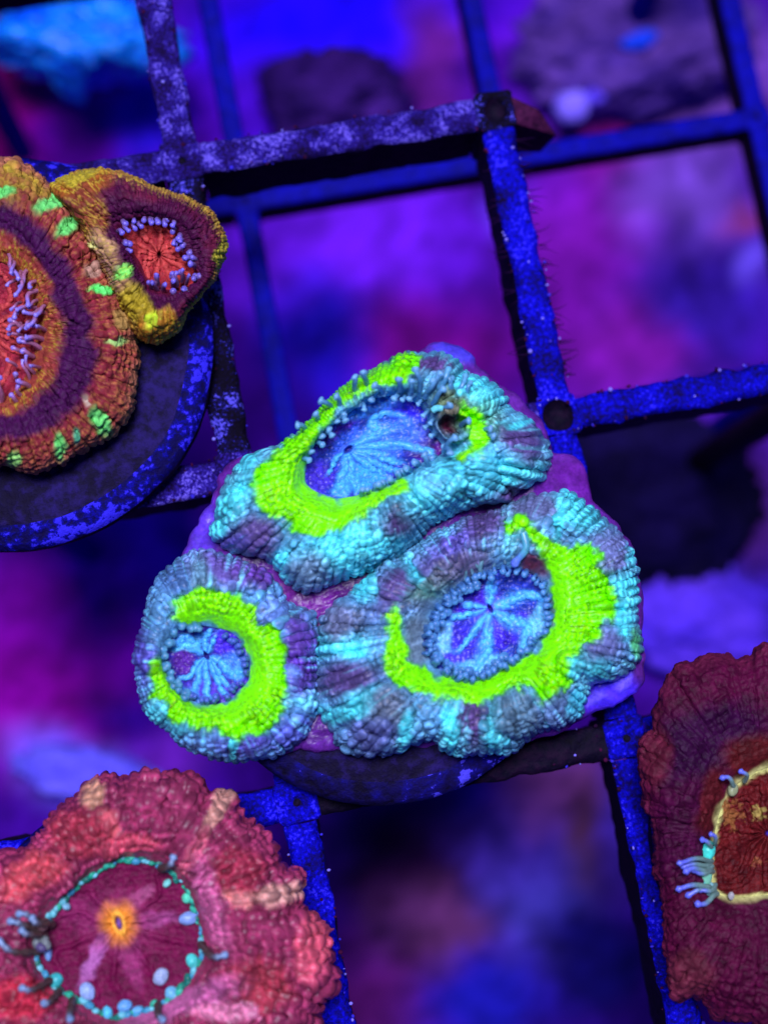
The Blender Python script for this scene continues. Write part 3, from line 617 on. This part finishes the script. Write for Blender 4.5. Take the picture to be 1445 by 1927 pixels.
rig, ri = polyp(colony, rO, rI, (915, 1175), .34, .82, .66, main_painter((92, 154, 190), rP, rG, 51), 51, nu=1200, nv=190, rc=.34, K=100, sp=.054, rad=.032, hgt=.017, rib=.018, stag=.0, lobes=64, lobe_h=.03, lobe_r=.02, smooth_in=.2, domes=rD, mixb=-.12)
def rdisc(q, S, T, rid):
    col = paint(q, (40, 62, 165), [(870, 1130, 50, 34, -20, (66, 40, 180)), (860, 1210, 40, 40, 0, (60, 50, 190)), (985, 1110, 36, 30, 0, (40, 60, 170)), (985, 1170, 30, 20, 0, (60, 36, 190)), (950, 1200, 30, 20, 0, (60, 40, 190)), (920, 1150, 30, 40, 0, (80, 50, 200)), (900, 1260, 70, 22, -10, (96, 180, 225)), (830, 1190, 20, 50, 10, (100, 165, 215)), (1010, 1180, 20, 50, 20, (100, 180, 220))], 55, nz=8, nsc=.05)
    col = col*(1+.4*fbm(q, .07, 3, 56))[..., None]
    return masked(col, np.clip(rid+.3*fbm(q, .15, 2, 57)*sstep(.2, .5, rid), 0, 1), (84, 180, 235))
oral_disc(rig, rI, (922, 1145), .66, .08, [(100, 11, .9), (165, 8, .7), (190, 6, .6), (-85, 11, .75), (-20, 13, .95), (35, 14, .95), (128, 8, .7)], None, None, None, 54, (7, 3, 60), painter=rdisc)
tent_ring(rig, ri, deg(0, 360), 62, 3, (-2, 8), (6, 16), r=.016, lift=(.05, .11), col=(74, 130, 195), tip=(100, 165, 220), bulb=1.45)
tent_ring(rig, ri, deg(60, 260), 60, 4, (-14, -4), (4, 12), r=.018, lift=(.02, .07), col=(74, 130, 195), tip=(100, 170, 220), bulb=1.45)
tentacle(rig, (984, 1004), (966, 1068), .84, .78, .026, (90, 180, 200), (110, 140, 245), 1.3, .03)
for k in range(16):
    x = 795+k*12+rng.uniform(-6, 6); y = 1082-(x-795)*.36+rng.uniform(-8, 8)
    tentacle(rig, (x, y), (x+rng.uniform(4, 16), y+rng.uniform(18, 44)), .79, rng.uniform(.70, .76), rng.uniform(.010, .018), (100, 150, 165), (116, 165, 185), 1.1, .03)

lO = [(348, 1047), (379, 1036), (417, 1044), (464, 1060), (500, 1078), (520, 1105), (548, 1135), (575, 1148), (594, 1160), (597, 1234), (594, 1327), (582, 1367), (560, 1397), (520, 1420), (479, 1430), (432, 1430), (386, 1420), (348, 1399), (311, 1371), (277, 1336), (260, 1280), (258, 1218), (270, 1174), (277, 1149), (292, 1100), (317, 1069)]
lI = [(345, 1181), (386, 1178), (429, 1187), (454, 1209), (470, 1246), (467, 1280), (448, 1302), (426, 1321), (386, 1325), (355, 1315), (330, 1290), (314, 1258), (311, 1230), (323, 1202)]
lG = [[(323, 1165), (336, 1137), (364, 1115), (404, 1106), (442, 1118), (476, 1137), (488, 1174), (532, 1187), (532, 1249), (535, 1299), (529, 1343), (501, 1374), (460, 1386), (429, 1374), (398, 1374), (370, 1371), (351, 1355), (320, 1349), (311, 1330), (289, 1299), (286, 1271), (302, 1243), (311, 1268), (333, 1299), (361, 1324), (392, 1330), (429, 1324), (454, 1302), (473, 1274), (473, 1243), (457, 1209), (432, 1184), (392, 1173), (355, 1173)]]
lP = [(420, 1075, 70, 30, 10, (96, 84, 150)), (470, 1080, 40, 24, 20, (98, 64, 150)), (330, 1090, 30, 30, 0, (80, 120, 170)), (380, 1085, 20, 30, 0, (90, 130, 150)), (565, 1240, 32, 70, 0, (92, 60, 160)), (513, 1155, 30, 28, 20, (110, 150, 220)), (555, 1268, 13, 13, 0, (100, 130, 200)), (568, 1320, 32, 8, 8, (110, 210, 235)), (295, 1339, 22, 20, 0, CY), (333, 1365, 30, 16, 30, (80, 190, 200)), (400, 1395, 60, 18, 10, SL), (470, 1400, 60, 20, 0, (90, 90, 175)), (445, 1400, 8, 24, 0, CY), (300, 1200, 24, 40, 0, (80, 130, 170)), (270, 1230, 16, 60, 0, (84, 84, 170)), (545, 1380, 40, 26, -30, (96, 110, 200)), (555, 1200, 26, 26, 0, (92, 64, 150)), (325, 1222, 26, 30, 0, (100, 160, 190))]
lD = [(513, 1155, 28, .06), (470, 1080, 36, .05), (405, 1075, 36, .05), (335, 1090, 34, .05), (560, 1200, 34, .05), (545, 1375, 32, .05), (295, 1339, 22, .05), (333, 1367, 24, .05), (400, 1397, 30, .05), (470, 1402, 34, .05), (562, 1270, 32, .05), (275, 1240, 30, .04)]
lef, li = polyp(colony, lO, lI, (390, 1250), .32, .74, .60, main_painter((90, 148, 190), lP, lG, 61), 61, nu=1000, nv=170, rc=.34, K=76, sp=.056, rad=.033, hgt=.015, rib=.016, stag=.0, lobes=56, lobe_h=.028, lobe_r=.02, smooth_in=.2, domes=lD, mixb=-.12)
def ldisc(q, S, T, rid):
    col = paint(q, (52, 42, 150), [(400, 1200, 30, 14, 0, (70, 150, 225)), (350, 1215, 30, 12, -10, (90, 190, 225)), (440, 1250, 24, 30, 0, (74, 130, 215)), (345, 1245, 18, 26, 0, (84, 40, 140)), (420, 1205, 30, 20, 0, (76, 50, 200)), (385, 1300, 60, 20, 0, (80, 60, 180))], 65, nz=5, nsc=.06)
    col = col*(1+.3*fbm(q, .08, 3, 66))[..., None]
    return masked(col, np.clip(rid, 0, 1), (80, 170, 232))
oral_disc(lef, lI, (389, 1234), .60, .07, [(118, 8, .95), (98, 7, .9), (62, 8, .9), (44, 5, .8), (20, 7, .9), (142, 5, .8), (-60, 6, .7), (-98, 8, .9), (-150, 8, .9)], None, None, None, 64, (7, 3, 60), painter=ldisc)
tent_ring(lef, li, deg(120, 265), 54, 5, (-2, 10), (5, 12), r=.019, lift=(.04, .10), col=(76, 140, 185), tip=(104, 176, 205), bulb=1.45)
tent_ring(lef, li, deg(300, 120), 40, 6, (-10, -4), (3, 8), r=.016, lift=(.0, .04), col=(80, 110, 200), tip=(100, 140, 220), bulb=1.2)

# ---- red and orange coral on the wide blue-rimmed plug
RD = (120, 34, 46); PR = (58, 10, 60); OR = (160, 88, 34); YE = (160, 145, 36); GB = (100, 200, 100); TN = (165, 108, 78)
ob = P(np.array([20., 660.]), 0.0)
orange = thing('coral_colony', 'red and orange ringed coral with two heads and pale green flecks', 'coral', (ob[0], ob[1], 0.0))
plug(orange, P(np.array([20., 660.]), .22), 1.50, .03, .30, .6, 71)
bO = [(-80, 312), (0, 304), (23, 303), (60, 323), (96, 356), (133, 396), (159, 436), (186, 486), (216, 539), (239, 579), (250, 612), (254, 645), (259, 679), (257, 715), (252, 745), (242, 785), (213, 811), (173, 838), (133, 858), (100, 876), (50, 885), (10, 874), (-100, 880), (-230, 800), (-290, 650), (-270, 480), (-180, 360)]
bI = [(-15+84*math.cos(a), 622+132*math.sin(a)) for a in np.arange(20)/20*6.2832]
def bpaint(q, rho, T, idx):
    w = rho+.06*fbm(q, .03, 3, 72)
    f = fbm(q, .09, 3, 73)*.5+.5
    hair = 1-sstep(.0, .22, np.abs(fbm(np.stack([np.cos(T)*60, np.sin(T)*60, rho*9], -1), 1.0, 3, 79)))
    col = np.broadcast_to(lin(RD), q.shape[:-1]+(3,)).copy()
    col = masked(col, (1-sstep(.15, .4, w))*(.1+.5*f), OR)
    col = masked(col, (1-sstep(.2, .42, w))*hair*sstep(.3, .65, f)*.85, YE)
    col = masked(col, sstep(.22, .34, w)*(1-sstep(.52, .66, w)), PR)
    col = masked(col, sstep(.72, .95, w)*(.2+.6*f), (175, 85, 70))
    col = masked(col, sstep(.5, .7, w)*hair*.5, (175, 120, 56))
    col = masked(col, sstep(.9, 1.0, w)*.75, TN)
    col = masked(col, (1-sstep(40, 90, q[..., 1]-310+0*w))*sstep(.3, .5, w)*(1-sstep(.9, 1, w))*f*1.0, YE)
    pc = [(10, 363, 20, 10, -10, GB), (93, 386, 32, 14, -25, GB), (126, 429, 30, 12, -35, GB), (173, 449, 12, 9, 0, (190, 190, 120)), (193, 547, 24, 9, -5, (100, 240, 110)), (219, 640, 22, 8, -12, (170, 220, 120)), (189, 790, 15, 28, -30, GB), (162, 755, 7, 10, 0, (170, 150, 130)), (112, 836, 10, 24, -8, GB), (141, 818, 8, 15, 0, (90, 180, 130)), (27, 861, 13, 18, 0, (150, 220, 110)), (175, 510, 18, 12, 0, (170, 130, 110)), (228, 600, 16, 22, 0, (165, 130, 70)), (205, 480, 20, 10, 40, (170, 160, 130))]
    base = col
    a = paint(q, (0, 0, 0), [p[:5]+((255, 255, 255), .3) for p in pc], 74, nz=5, nsc=.05)[..., 0]
    b = paint(q, (0, 0, 0), pc, 74, nz=5, nsc=.05)
    return base*(1-a[..., None])+b+0*base
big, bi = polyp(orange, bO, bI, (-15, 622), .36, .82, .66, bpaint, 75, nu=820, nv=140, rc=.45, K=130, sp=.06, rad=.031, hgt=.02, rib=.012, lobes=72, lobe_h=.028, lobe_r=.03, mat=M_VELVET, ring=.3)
def reddisc(c1, c2):
    def f(q, S, T, rid):
        m = np.clip(fbm(q, .07, 4, 78)*.6+.5, 0, 1)[..., None]
        col = lin(c1)*(1-m)+lin(c2)*m
        return masked(col, rid*.4, (215, 90, 80))
    return f
oral_disc(big, bI, (-15, 622), .66, .12, [(a, 5, .9) for a in range(0, 360, 24)], None, None, None, 76, (6, 14, 0), painter=reddisc((100, 16, 40), (150, 40, 56)), mat=M_VELVET, hole_col=(90, 16, 34), ridge_h=.025)
LT, LTT = (176, 112, 150), (146, 132, 230)
tent_ring(big, bi, deg(280, 90), 56, 7, (0, 28), (18, 52), r=.014, lift=(.08, .24), col=LT, tip=LTT, bulb=1.35, jit=.9)
tent_ring(big, bi, deg(290, 95), 34, 8, (-30, -4), (14, 40), r=.013, lift=(.05, .16), col=LT, tip=LTT, bulb=1.35, jit=.9)
sO = [(96, 356), (116, 336), (159, 321), (199, 323), (242, 336), (292, 353), (332, 366), (372, 383), (399, 403), (418, 436), (425, 466), (415, 502), (399, 532), (365, 562), (352, 585), (339, 619), (319, 635), (286, 644), (252, 625), (232, 579), (206, 532), (186, 486), (159, 439), (133, 393)]
sI = [(232, 439), (266, 423), (306, 423), (332, 443), (337, 473), (355, 492), (369, 515), (357, 542), (319, 546), (282, 532), (266, 497), (246, 466)]
def spaint(q, rho, T, idx):
    f = fbm(q, .08, 3, 82)*.5+.5; w = rho+.05*fbm(q, .04, 3, 83)
    col = np.broadcast_to(lin((62, 10, 50)), q.shape[:-1]+(3,)).copy()
    col = masked(col, (1-sstep(.0, .25, w))*.6, (120, 30, 50))
    col = masked(col, sstep(.45, .7, w)*f*.6, (120, 34, 50))
    ed = sstep(.80, .97, w)
    hair = 1-sstep(.0, .25, np.abs(fbm(np.stack([np.cos(T)*55, np.sin(T)*55, rho*7], -1), 1.0, 3, 89)))
    col = masked(col, ed, (165, 120, 50))
    pc = [(150, 345, 60, 26, -5, (140, 76, 26)), (170, 400, 26, 60, -18, (115, 52, 34)), (140, 335, 50, 12, -8, YE), (195, 470, 20, 40, -28, (160, 120, 90)), (215, 520, 14, 50, -33, (150, 105, 90)), (262, 585, 22, 55, -30, (140, 122, 24)), (300, 610, 40, 26, 0, (150, 96, 26)), (230, 515, 14, 12, 0, (120, 220, 90)), (290, 600, 16, 14, 0, (170, 200, 40)), (180, 460, 10, 8, 0, (190, 190, 110)), (412, 480, 10, 34, 12, (165, 160, 50))]
    a = paint(q, (0, 0, 0), [p[:5]+((255, 255, 255), .35) for p in pc], 84, nz=7, nsc=.05)[..., 0]; b = paint(q, (0, 0, 0), [p[:6]+(.35,) for p in pc], 84, nz=7, nsc=.05)
    return masked(col*(1-a[..., None])+b, hair*np.clip(sstep(.7, .9, w)+a*.8, 0, 1)*.6, (196, 176, 52))
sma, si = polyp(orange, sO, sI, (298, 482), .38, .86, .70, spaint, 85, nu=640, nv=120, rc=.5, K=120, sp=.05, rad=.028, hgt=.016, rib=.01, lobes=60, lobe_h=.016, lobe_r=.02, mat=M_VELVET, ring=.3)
oral_disc(sma, sI, (300, 480), .70, .05, [(a, 4, .9) for a in range(0, 360, 30)], None, None, None, 86, (3, 6, 0), painter=reddisc((120, 24, 36), (160, 48, 50)), mat=M_VELVET, hole_col=(90, 16, 34), ridge_h=.025, nu=300, nv=50)
tent_ring(sma, si, deg(180, 70), 56, 9, (0, 22), (4, 18), r=.017, lift=(.06, .15), col=(120, 90, 150), tip=(125, 115, 235), bulb=1.3, jit=.8)
for k in range(12):
    x = 285+rng.uniform(0, 72); y = 548-(x-285)*.25+rng.uniform(-8, 6)
    tentacle(sma, (x, y), (x+rng.uniform(-12, 10), y-rng.uniform(8, 26)), .74, rng.uniform(.80, .88), rng.uniform(.012, .018), (130, 90, 140), (120, 110, 225), rng.uniform(1.2, 1.6))

# ---- pink red knobbly coral
pb = P(np.array([240., 1790.]), 0.0)
pink = thing('coral_colony', 'pink red knobbly coral with teal bead ring and orange mouth', 'coral', (pb[0], pb[1], 0.0))
plug(pink, P(np.array([250., 1800.]), .26), 1.12, .03, .28, .55, 91)
pO = [(-50, 1630), (0, 1603), (32, 1607), (87, 1580), (114, 1534), (151, 1498), (169, 1475), (219, 1470), (274, 1461), (338, 1475), (388, 1493), (425, 1511), (466, 1552), (512, 1589), (525, 1625), (560, 1658), (568, 1689), (568, 1715), (600, 1749), (616, 1808), (614, 1849), (596, 1881), (594, 1927), (560, 2010), (460, 2090), (320, 2130), (160, 2120), (20, 2060), (-90, 1960), (-130, 1830), (-110, 1700)]
pI = [(237, 1616), (288, 1621), (320, 1639), (352, 1676), (370, 1721), (379, 1772), (374, 1813), (347, 1854), (315, 1881), (265, 1904), (206, 1916), (155, 1886), (105, 1858), (73, 1813), (69, 1776), (87, 1731), (123, 1689), (164, 1653), (201, 1630)]
def ppaint(q, rho, T, idx):
    f = fbm(q, .04, 3, 92)*.5+.5
    pc = [(402, 1530, 60, 15, -62, (190, 138, 122)), (365, 1600, 50, 14, -62, (190, 90, 110)), (450, 1690, 26, 22, 0, (200, 125, 120)), (520, 1680, 50, 18, -8, (190, 138, 126)), (178, 1505, 22, 26, 0, (190, 140, 112)), (205, 1560, 30, 16, 60, (165, 76, 84)), (150, 1570, 50, 40, 0, (146, 48, 66)), (440, 1640, 50, 40, 0, (146, 46, 68)), (490, 1850, 60, 50, 0, (150, 52, 68)), (340, 1890, 120, 26, -20, (172, 90, 136)), (400, 1700, 24, 90, -20, (165, 80, 120)), (240, 1590, 60, 18, 0, (180, 70, 90)), (60, 1650, 70, 30, -30, (180, 70, 80)), (40, 1880, 60, 40, 0, (160, 40, 60)), (580, 1780, 30, 60, 0, (190, 80, 100)), (430, 1905, 60, 20, 0, (200, 120, 150))]
    col = paint(q, (134, 46, 80), pc, 93, nz=8, nsc=.03)
    return col*(1+.35*(f-.5)*2)[..., None]
pin, pi_ = polyp(pink, pO, pI, (225, 1765), .30, .80, .62, ppaint, 95, nu=1000, nv=170, rc=.35, K=100, sp=.082, rad=.05, hgt=.042, amp_min=.75, rib=.016, stag=.15, lobes=24, lobe_h=.035, lobe_r=.014, smooth_in=.1, ring=.7, mixb=-.35)
def pdisc(q, S, T, rid):
    col = paint(q, (98, 10, 56), [(260, 1690, 34, 12, -40, (150, 70, 110)), (290, 1730, 60, 16, -5, (140, 60, 110)), (180, 1800, 14, 60, 25, (160, 90, 150)), (245, 1800, 20, 60, -15, (130, 40, 90)), (224, 1735, 66, 60, 0, (128, 40, 84), .5, .7), (160, 1720, 50, 30, 0, (120, 30, 80), .5, .7), (224, 1737, 34, 36, 0, (215, 130, 40), .5)], 96, nz=6, nsc=.05)
    return col*(1+.3*fbm(q, .07, 3, 97))[..., None]
dd = oral_disc(pin, pI, (224, 1737), .62, .03, [(a, 8, .9) for a in (-40, -5, 25, 60, 100, 120, 150, 190, 230)], None, None, None, 98, (13, 6, 75), painter=pdisc, lip=(250, 190, 70), ridge_h=.02, bump=.006, dring=.08, mat=M_VELVET)
# teal beads round the disc
r0 = np.random.default_rng(12)
def bead(parent, q, z, rx, ry, rz, rot, col, name='bead'):
    v, f = ICO3; v = v*(1+.12*fbm(v, 1.5, 2, int(r0.integers(1000))))[:, None]*np.array([rx, ry, rz])
    a = math.radians(rot); ca, sa = math.cos(a), math.sin(a)
    v = np.stack([v[:, 0]*ca-v[:, 1]*sa, v[:, 0]*sa+v[:, 1]*ca, v[:, 2]], -1)
    return mesh_obj(name, v+P(np.array(q, float), z), f, M_TISSUE, parent, np.broadcast_to(lin(col), v.shape))
n = 120
for k in range(n):
    a = (k+r0.uniform(-.3, .3))/n*2*math.pi; R = np.interp(a, pi_['th'], pi_['Ri'])
    q = pi_['c']+np.array([math.cos(a), math.sin(a)])*(R+r0.uniform(-5, 4))
    c = [(30, 150, 120), (50, 170, 140), (60, 140, 170), (100, 180, 190), (24, 110, 96)][r0.integers(5)]
    s = r0.uniform(.45, 1.15); bead(pin, q, .625, .034*s, .024*s, .024*s, -math.degrees(a)+90+r0.uniform(-20, 20), c)
for q, sx, sy, rot, c in [((355, 1728), .085, .055, 0, (120, 150, 200)), ((165, 1865), .075, .06, 60, (140, 165, 210)), ((303, 1838), .06, .07, 30, (150, 170, 200)), ((323, 1868), .05, .055, 30, (110, 180, 210)), ((235, 1893), .06, .05, 0, (100, 160, 210)), ((203, 1905), .04, .055, 0, (90, 190, 220)), ((92, 1795), .03, .06, 10, (110, 150, 200)), ((105, 1845), .06, .06, 0, (60, 170, 170)), ((315, 1662), .04, .03, -40, (120, 200, 190)), ((260, 1900), .05, .03, 0, (100, 170, 215)), ((362, 1808), .05, .06, 0, (80, 200, 190)), ((352, 1690), .04, .04, 0, (90, 210, 170)), ((125, 1705), .04, .03, 40, (120, 170, 190))]:
    bead(pin, q, .615, sx*.85, sy*.85, .04, -rot, c)
BT, BTT = (84, 66, 64), (130, 165, 205)
for a, b in [((303, 1635), (328, 1607)), ((378, 1776), (430, 1795)), ((85, 1745), (14, 1733)), ((90, 1735), (30, 1722)), ((75, 1790), (-5, 1765)), ((95, 1845), (38, 1857)), ((112, 1865), (82, 1888)), ((138, 1880), (134, 1920)), ((298, 1890), (308, 1920)), ((86, 1760), (40, 1745)), ((100, 1740), (60, 1722))]:
    tentacle(pin, a, b, .66, .84, .021, BT, BTT, 1.35, .1, beads=5)
for k in range(10):
    q = (70+r0.uniform(-22, 22), 1755+r0.uniform(-22, 30)); bead(pin, q, .70+r0.uniform(0, .06), .04, .03, .03, r0.uniform(0, 180), [(96, 66, 70), (110, 120, 120), (80, 70, 110)][k % 3])

# ---- dark maroon coral
mb = P(np.array([1455., 1570.]), 0.0)
maroon = thing('coral_colony', 'dark maroon velvety coral with ragged rim and yellow-edged red disc', 'coral', (mb[0], mb[1], 0.0))
plug(maroon, P(np.array([1485., 1580.]), .26), 1.0, .03, .28, .5, 101)
mO = [(1278, 1254), (1324, 1236), (1367, 1230), (1390, 1242), (1445, 1219), (1560, 1230), (1700, 1330), (1760, 1500), (1740, 1700), (1660, 1850), (1560, 1940), (1445, 1945), (1421, 1926), (1352, 1918), (1332, 1893), (1305, 1874), (1262, 1870), (1262, 1820), (1249, 1781), (1251, 1738), (1243, 1661), (1232, 1626), (1231, 1568), (1217, 1517), (1206, 1451), (1206, 1396), (1228, 1374), (1228, 1343), (1247, 1296)]
mI = [(1379, 1482), (1410, 1459), (1445, 1444), (1500, 1440), (1570, 1500), (1590, 1580), (1560, 1660), (1500, 1690), (1445, 1684), (1398, 1688), (1355, 1684), (1340, 1661), (1336, 1626), (1340, 1591), (1348, 1552), (1359, 1513)]
def mpaint(q, rho, T, idx):
    col = paint(q, (76, 6, 46), [(1330, 1400, 120, 70, -20, (50, 4, 50)), (1300, 1560, 80, 90, 0, (66, 6, 48)), (1320, 1780, 90, 90, 0, (78, 8, 46)), (1230, 1420, 30, 60, 0, (92, 24, 46)), (1290, 1830, 50, 40, 0, (96, 32, 50)), (1420, 1420, 60, 40, -20, (84, 20, 24)), (1340, 1510, 30, 60, 10, (86, 20, 28))], 103, nz=10)
    col = masked(col, sstep(.86, 1, rho)*.4, (120, 40, 70))
    col = masked(col, (1-sstep(.0, .06+.04*noise(q, .05, 111), rho))*.85, (205, 205, 125))
    return .8*col*(1+.4*fbm(q, .05, 4, 104))[..., None]
mar, mi_ = polyp(maroon, mO, mI, (1455, 1570), .36, .62, .52, mpaint, 105, nu=760, nv=130, rc=.4, K=130, sp=.055, rad=.032, hgt=.02, rib=.012, lobes=44, lobe_h=.022, lobe_r=.03, mat=M_VELVET, ring=.12, ragged=.012)
def mdisc(q, S, T, rid):
    m = np.clip(fbm(q, .05, 4, 108)*.6+.5, 0, 1)[..., None]
    col = lin((62, 6, 12))*(1-m)+lin((100, 22, 24))*m
    col = masked(col, sstep(.88+.05*noise(q, .06, 110), .96, S)*.9, (200, 205, 120))
    return paint_over(col, q, [(1425, 1530, 13, 10, -30, (150, 130, 66)), (1432, 1622, 13, 7, -40, (140, 80, 50)), (1375, 1530, 16, 26, 0, (130, 80, 40))])
def paint_over(col, q, pc):
    for cx, cy, rx, ry, rot, c in pc:
        m = 1-sstep(.5, 1.2, np.hypot((q[..., 0]-cx)/rx, (q[..., 1]-cy)/ry)+.9*noise(q, .13, 4)+.4*noise(q, .3, 6)); col = masked(col, m, c)
    return col
oral_disc(mar, mI, (1445, 1568), .52, .05, [(a, 5, .95) for a in range(10, 360, 22)], None, None, None, 106, (6, 5, 0), painter=mdisc, mat=M_VELVET, ridge_h=.03)
for a, b in [((1382, 1480), (1352, 1467)), ((1400, 1470), (1390, 1448)), ((1340, 1595), (1315, 1580)), ((1345, 1590), (1332, 1570)), ((1338, 1620), (1272, 1626)), ((1338, 1630), (1285, 1645)), ((1336, 1625), (1280, 1635)), ((1342, 1668), (1270, 1676)), ((1344, 1675), (1288, 1688)), ((1348, 1682), (1305, 1698)), ((1345, 1665), (1312, 1676)), ((1340, 1640), (1300, 1632))]:
    tentacle(mar, a, b, .55, RB.uniform(.62, .76), RB.uniform(.013, .019), (120, 160, 150), (110, 120, 235), RB.uniform(1.2, 1.5), .06)
for q, c, s in [((1332, 1600), (70, 210, 190), .07), ((1328, 1650), (110, 180, 150), .06), ((1334, 1672), (120, 170, 170), .05), ((1322, 1660), (90, 190, 180), .05), ((1378, 1486), (140, 150, 110), .05), ((1375, 1686), (150, 150, 150), .03)]:
    bead(mar, q, .58, s, s*.7, s*.6, 70, c)
